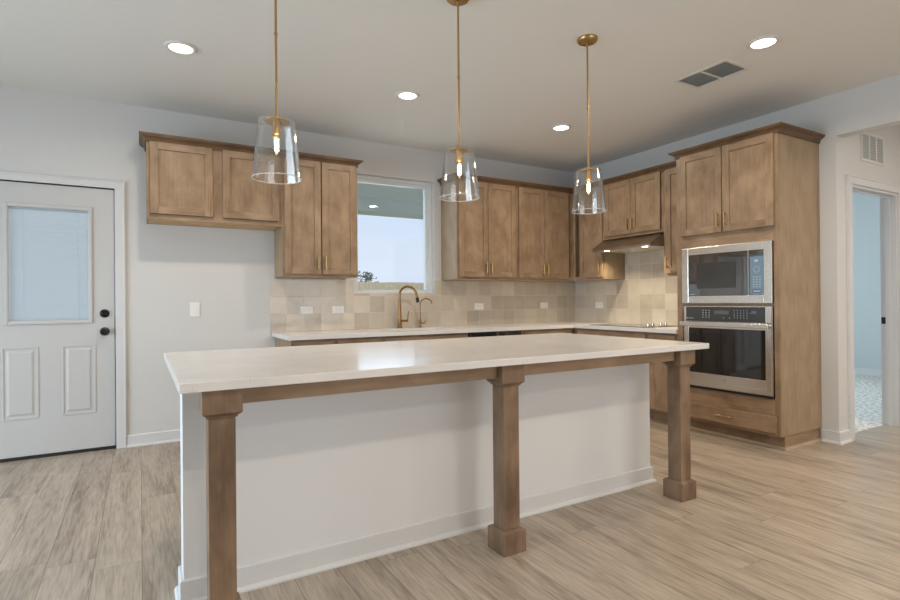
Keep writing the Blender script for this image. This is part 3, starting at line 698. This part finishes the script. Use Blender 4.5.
def outlet(label, x, z, wall='back', horizontal=True, y=None, kind='outlet'):
    w_, h_ = (.118, .072) if horizontal else (.075, .118)
    loc, rz = ((x, YB-.0105, z), 0) if wall == 'back' else ((XR-.0105, y, z), RZ)
    if kind == 'switch': loc = (x, YB-.0005, z)
    t = thing('wall_outlet' if kind == 'outlet' else 'light_switch', label, kind if kind == 'outlet' else 'light switch', loc, rz, 'splashback outlets' if kind == 'outlet' else None)
    MB().box(-w_/2, w_/2, -.006, 0, -h_/2, h_/2, plastic).build('cover_plate', t, bevel=.002)
    if kind == 'outlet':
        b = MB().box(-.034, .034, -.008, -.006, -.0165, .0165, plastic).build('socket_face', t, bevel=.001)
        for cx in (-.019, .019):
            s_ = MB(); s_.box(cx-.006, cx+.004, -.0085, -.008, .004, .006, duct_dark).box(cx-.006, cx+.004, -.0085, -.008, -.006, -.004, duct_dark)
            s_.build('slot_pair', b)
    else:
        MB().box(-.017, .017, -.010, -.006, -.034, .034, plastic).build('rocker', t, bevel=.002)
outlet('white outlet on the tiles, leftmost, under the tall cabinet left of the window', 1.347, 1.072)
outlet('white outlet on the tiles left of the window, second from the left', 1.650, 1.072)
outlet('white outlet on the tiles just right of the two faucets', 3.272, 1.08)
outlet('white outlet on the window-wall tiles near the corner', 4.209, 1.08)
outlet('white outlet on the cooktop-wall tiles, just past the corner', 0, 1.08, 'right', y=4.558)
outlet('white light switch on the bare wall right of the entry door', .402, 1.092, horizontal=False, kind='switch')

# ---------------------------------------------------------------- island
IX0, IX1, IY0 = .137, 2.765, 2.262
t = thing('kitchen_island', 'long kitchen island with white panelled base and three brown square posts', 'kitchen island', (1.457, 2.6, 0))
ox = (1.457, 2.6, 0)
def isub(mb, name, parent=t, **k):
    mb.v = [(x-ox[0], y-ox[1], z-ox[2]) for x, y, z in mb.v]; return mb.build(name, parent, **k)
isub(MB().box(IX0, IX1, IY0, IY0+.13, 0, .856, panel_paint), 'knee_wall', label='smooth white back panel')
tb = .012; hb_ = .097
prof = [(0, 0), (tb+.014, 0), (tb+.014, .008), (tb+.008, .018), (tb, .020), (tb, hb_-.004), (tb-.004, hb_), (0, hb_)]
isub(MB().sweep([(IX0, IY0+.13), (IX0, IY0), (IX1, IY0), (IX1, IY0+.13)], prof, trim_paint, 1), 'baseboard', label='white baseboard with shoe strip')
b = MB().box(.20, 2.73, IY0+.13, 3.09, .105, .856, wood_panel); isub(b, 'cabinet_body')
isub(MB().box(.20, 2.73, IY0+.13, 3.02, 0, .105, wood_h), 'toe_kick')
for i in range(4):
    a = .22+i*.623; c = a+.611
    d = rail_door(MB(), -c, -a, .125, .66, -3.09); d.v = [(-x, -y, z) for x, y, z in d.v]; d = isub(d, 'door', bevel=.0015)
    h = pull(MB(), -a-.03, .59, -3.11); h.v = [(-x, -y, z) for x, y, z in h.v]; isub(h, 'handle', d)
    d = isub(MB().box(a, c, 3.09, 3.11, .675, .83, wood_h), 'drawer', bevel=.0015)
    h = pull(MB(), -(a+c)/2, .75, -3.11, vertical=False); h.v = [(-x, -y, z) for x, y, z in h.v]; isub(h, 'handle', d)
PY = 1.997
for px in (.239, 1.457, 2.692):
    c_, s_ = .0635, .0432
    b = MB()
    def sq(z0, z1, r0, r1, m=wood_post):
        vs = [(px-r0, PY-r0, z0), (px+r0, PY-r0, z0), (px+r0, PY+r0, z0), (px-r0, PY+r0, z0), (px-r1, PY-r1, z1), (px+r1, PY-r1, z1), (px+r1, PY+r1, z1), (px-r1, PY+r1, z1)]
        b.add(vs, [(3,2,1,0),(4,5,6,7),(0,1,5,4),(1,2,6,5),(2,3,7,6),(3,0,4,7)], m)
    sq(0, .100, c_, c_); sq(.100, .108, c_-.001, s_+.006)
    sq(.108, .757, s_, s_)
    sq(.757, .764, s_+.005, s_+.008); sq(.764, .774, s_+.008, c_); sq(.774, .856, c_, c_)
    isub(b, 'support_post', bevel=.0015, label='square brown wooden post with block foot and cap')
isub(MB().box(.308, 1.392, 1.972, 1.992, .796, .856, wood_h), 'apron_rail'); isub(MB().box(1.522, 2.623, 1.972, 1.992, .796, .856, wood_h), 'apron_rail')
for px in (.243, 1.457, 2.688): isub(MB().box(px-.010, px+.010, PY+.065, IY0, .796, .856, wood_d), 'side_rail')
o = MB().box(.106, 2.850, 1.908, 3.16, .857, .889, quartz_m).build('island_worktop', bevel=.003, origin=(1.457, 2.53, .857))
tag(o, 'long pale stone slab on top of the kitchen island', 'worktop')

# ---------------------------------------------------------------- pendants
def pendant(label):
    t = thing('pendant_light', label, 'pendant lamp', (0, 0, H), 0, 'pendants over the island')
    MB().lathe([(.001, 0), (.062, 0), (.062, -.012), (.056, -.020), (.012, -.026), (.001, -.026)], brass, n=36).build('canopy', t)
    b = MB().cyl((0, 0, -.80), .0055, .78, brass, n=14)
    b.lathe([(.009, -.03), (.009, -.045)], brass, n=14); b.lathe([(.008, -.42), (.008, -.43)], brass, n=14); b.build('rod', t)
    zt, zb = -.803, -1.056
    MB().lathe([(.001, zt+.012), (.010, zt+.012), (.036, zt+.004), (.052, zt+.002), (.052, zt-.006), (.001, zt-.006)], brass, n=32).build('shade_cap', t)
    MB().lathe([(.018, zt-.006), (.018, zt-.052), (.022, zt-.054), (.022, zt-.064), (.013, zt-.066), (.001, zt-.066)], brass, n=24).build('socket', t)
    g = MB().lathe([(.052, zt-.001), (.072, zt-.001), (.0765, zt-.006), (.104, zb), (.1015, zb), (.0745, zt-.008), (.071, zt-.0035), (.052, zt-.0035)], shade_m, n=48, close=True).build('glass_shade', t)
    MB().lathe([(.1035, zb+.002), (.105, zb), (.1035, zb-.002), (.101, zb)], rim_m, n=48, close=True).build('rim', g)
    MB().lathe([(.001, zt-.066), (.009, zt-.068), (.0135, zt-.08), (.0135, zt-.135), (.009, zt-.148), (.001, zt-.152)], glass_mat('bulb_glass', (1, .97, .92, 1), 0, .04, .4), n=20).build('bulb', t)
    MB().lathe([(.001, zt-.078), (.0085, zt-.084), (.0085, zt-.132), (.001, zt-.136)], bulb_glow, n=12).build('filament', t.children[-1], label='glowing filament')
    l = bpy.data.lights.new('bulb_light', 'POINT'); l.energy = 3.0; l.color = (1, .80, .56); l.shadow_soft_size = .006
    lo = bpy.data.objects.new('bulb_light', l); C.objects.link(lo); lo.parent = t; lo.location = (0, 0, zt-.108)
    return t
p0 = pendant('clear glass and brass pendant over the left end of the island')
p0.location = (.520, 2.38, H)
for x, lab in ((1.452, 'clear glass and brass pendant over the middle of the island'), (2.376, 'clear glass and brass pendant over the right end of the island')):
    c = copy_tree(p0); c.location = (x, 2.38, H); c['label'] = lab

# ---------------------------------------------------------------- recessed lights, vents
def can():
    t = thing('recessed_light', 'x', 'ceiling light', (0, 0, H), 0, 'recessed ceiling lights')
    MB().lathe([(.066, -.001), (.094, -.001), (.094, -.004), (.086, -.012), (.070, -.012), (.066, -.006)], vent_white, n=40, close=True).build('trim_ring', t)
    MB().lathe([(.001, -.002), (.067, -.002), (.067, -.007), (.001, -.008)], can_glow, n=40).build('diffuser', t)
    return t
labs = ['lit recessed ceiling light nearest the entry door', 'lit recessed ceiling light in line with the sink window', 'lit recessed ceiling light above the kitchen corner, by the right pendant',
        'lit recessed ceiling light beside the ceiling vent, in front of the oven tower']
c0 = can(); c0.location = (CANS[0][0], CANS[0][1], H); c0['label'] = labs[0]
extra = ['recessed ceiling light of the near living side row, by the opening', 'recessed ceiling light of the near living side row, in the middle', 'recessed ceiling light of the near living side row, at the left', 'recessed ceiling light of the far living side row, by the opening', 'recessed ceiling light of the far living side row, in the middle', 'recessed ceiling light of the far living side row, at the left']
for (x, y), lab in zip(CANS[1:], labs[1:]+extra):
    c = copy_tree(c0); c.location = (x, y, H); c['label'] = lab
t = thing('ceiling_vent', 'white rectangular air vent with grey louvres in the ceiling', 'air vent', (3.527, 2.327, H))
w2, h2 = .125, .188
ring(MB(), -w2-.022, w2+.022, -h2-.022, h2+.022, 0, 1, .022, vent_white)
b = MB()
for (x0, x1, y0, y1) in ((-w2-.018, -w2+.006, -h2-.018, h2+.018), (w2-.006, w2+.018, -h2-.018, h2+.018), (-w2+.006, w2-.006, -h2-.018, -h2+.006), (-w2+.006, w2-.006, h2-.006, h2+.018), (-w2+.006, w2-.006, -.008, .008)):
    b.box(x0, x1, y0, y1, -.008, 0, vent_white)
b.build('frame', t, bevel=.002)
MB().box(-w2, w2, -h2, h2, -.0015, -.0005, duct_dark).build('backing', t)
b = MB()
n = 11
for i in range(n):
    x = -w2+.012+i*(2*w2-.02)/n
    b.add([(x, -h2, -.007), (x+.013, -h2, -.002), (x+.013, h2, -.002), (x, h2, -.007), (x+.001, -h2, -.0075), (x+.014, -h2, -.0025), (x+.014, h2, -.0025), (x+.001, h2, -.0075)], [(0,1,2,3),(7,6,5,4),(0,4,5,1),(1,5,6,2),(2,6,7,3),(3,7,4,0)], vent_dark)
b.build('louvres', t)
t = thing('wall_vent', 'white wall grille with three grey slots above the hall door', 'air vent', (5.33, YE, 2.393))
a, h2 = .205, .122
b = MB()
ring(b, -a, a, -h2, h2, -.008, 0, .020, vent_white)
for x in (-.062, .062): b.box(x-.010, x+.010, -.008, 0, -h2+.02, h2-.02, vent_white)
b.build('frame', t, bevel=.002)
MB().box(-a+.01, a-.01, -.002, -.0005, -h2+.01, h2-.01, duct_dark).build('backing', t)
b = MB()
for i in range(15):
    z = -h2+.026+i*(2*h2-.052)/14
    b.box(-a+.02, a-.02, -.006, -.002, z-.004, z+.002, vent_dark)
b.build('louvres', t)

# ---------------------------------------------------------------- outdoors beyond the window
struct(MB().box(-25, 45, 8.3, 60, -.25, -.15, grass_m), 'ground_lawn')
struct(MB().box(-4, 12, YB+.15, 8.3, -.25, -.05, patio_m), 'patio_slab')
b = MB().box(1.0, 9.4, YB+.152, 7.95, 2.72, 2.80, soffit_m); struct(b, 'patio_ceiling')
b = MB().box(1.0, 9.4, 7.55, 7.95, 2.515, 2.72, soffit_m); struct(b, 'patio_beam')
t = thing('wooden_fence', 'pale wooden picket fence across the yard beyond the window', 'fence', (9, 20, -.15))
b = MB(); x = -4.0; random.seed(3)
while x < 8:
    h_ = 2.06+random.uniform(-.012, .012); y_ = random.uniform(-.004, .004)
    b.prism([(y_-.01, 0), (y_+.01, 0), (y_+.01, h_), (y_-.01, h_)], x, x+.136, fence_m); x += .146
b.build('pickets', t)
MB().box(-4, 8, .012, .05, .4, .49, fence_m).box(-4, 8, .012, .05, 1.6, 1.69, fence_m).build('rail', t)
for k in range(5): MB().box(-4+k*2.95, -3.9+k*2.95, .05, .15, 0, 2.0, fence_m).build('post', t)
t = thing('young_tree', 'small bare-branched tree behind the fence at the left of the window', 'tree', (8.55, 23, -.15))
b = MB(); tips = []
def branch(p, d, L, r, k):
    q = p+d*L; b.tube([p, (p+q)/2+Vector((random.uniform(-.05, .05),)*3)*L, q], [r, r*.8, r*.6], bark_m, 6)
    if k == 0: tips.append(q); return
    for i in range(3): branch(q, (d+Vector((random.uniform(-.8, .8), random.uniform(-.8, .8), random.uniform(-.1, .6)))).normalized(), L*.68, r*.6, k-1)
random.seed(12)
branch(Vector((0, 0, 0)), Vector((0, 0, 1)), 1.05, .035, 3)
b.build('branches', t)
b = MB()
for q in tips:
    for i in range(7):
        c_ = q+Vector([random.uniform(-.16, .16) for _ in range(3)]); s_ = .05
        b.add([c_+Vector((s_, 0, 0)), c_+Vector((0, s_, .01)), c_+Vector((-s_, 0, 0)), c_+Vector((0, -s_*.3, s_))], [(0, 1, 2), (0, 3, 1), (1, 3, 2), (0, 2, 3)], leaf_m)
b.build('leaves', t)
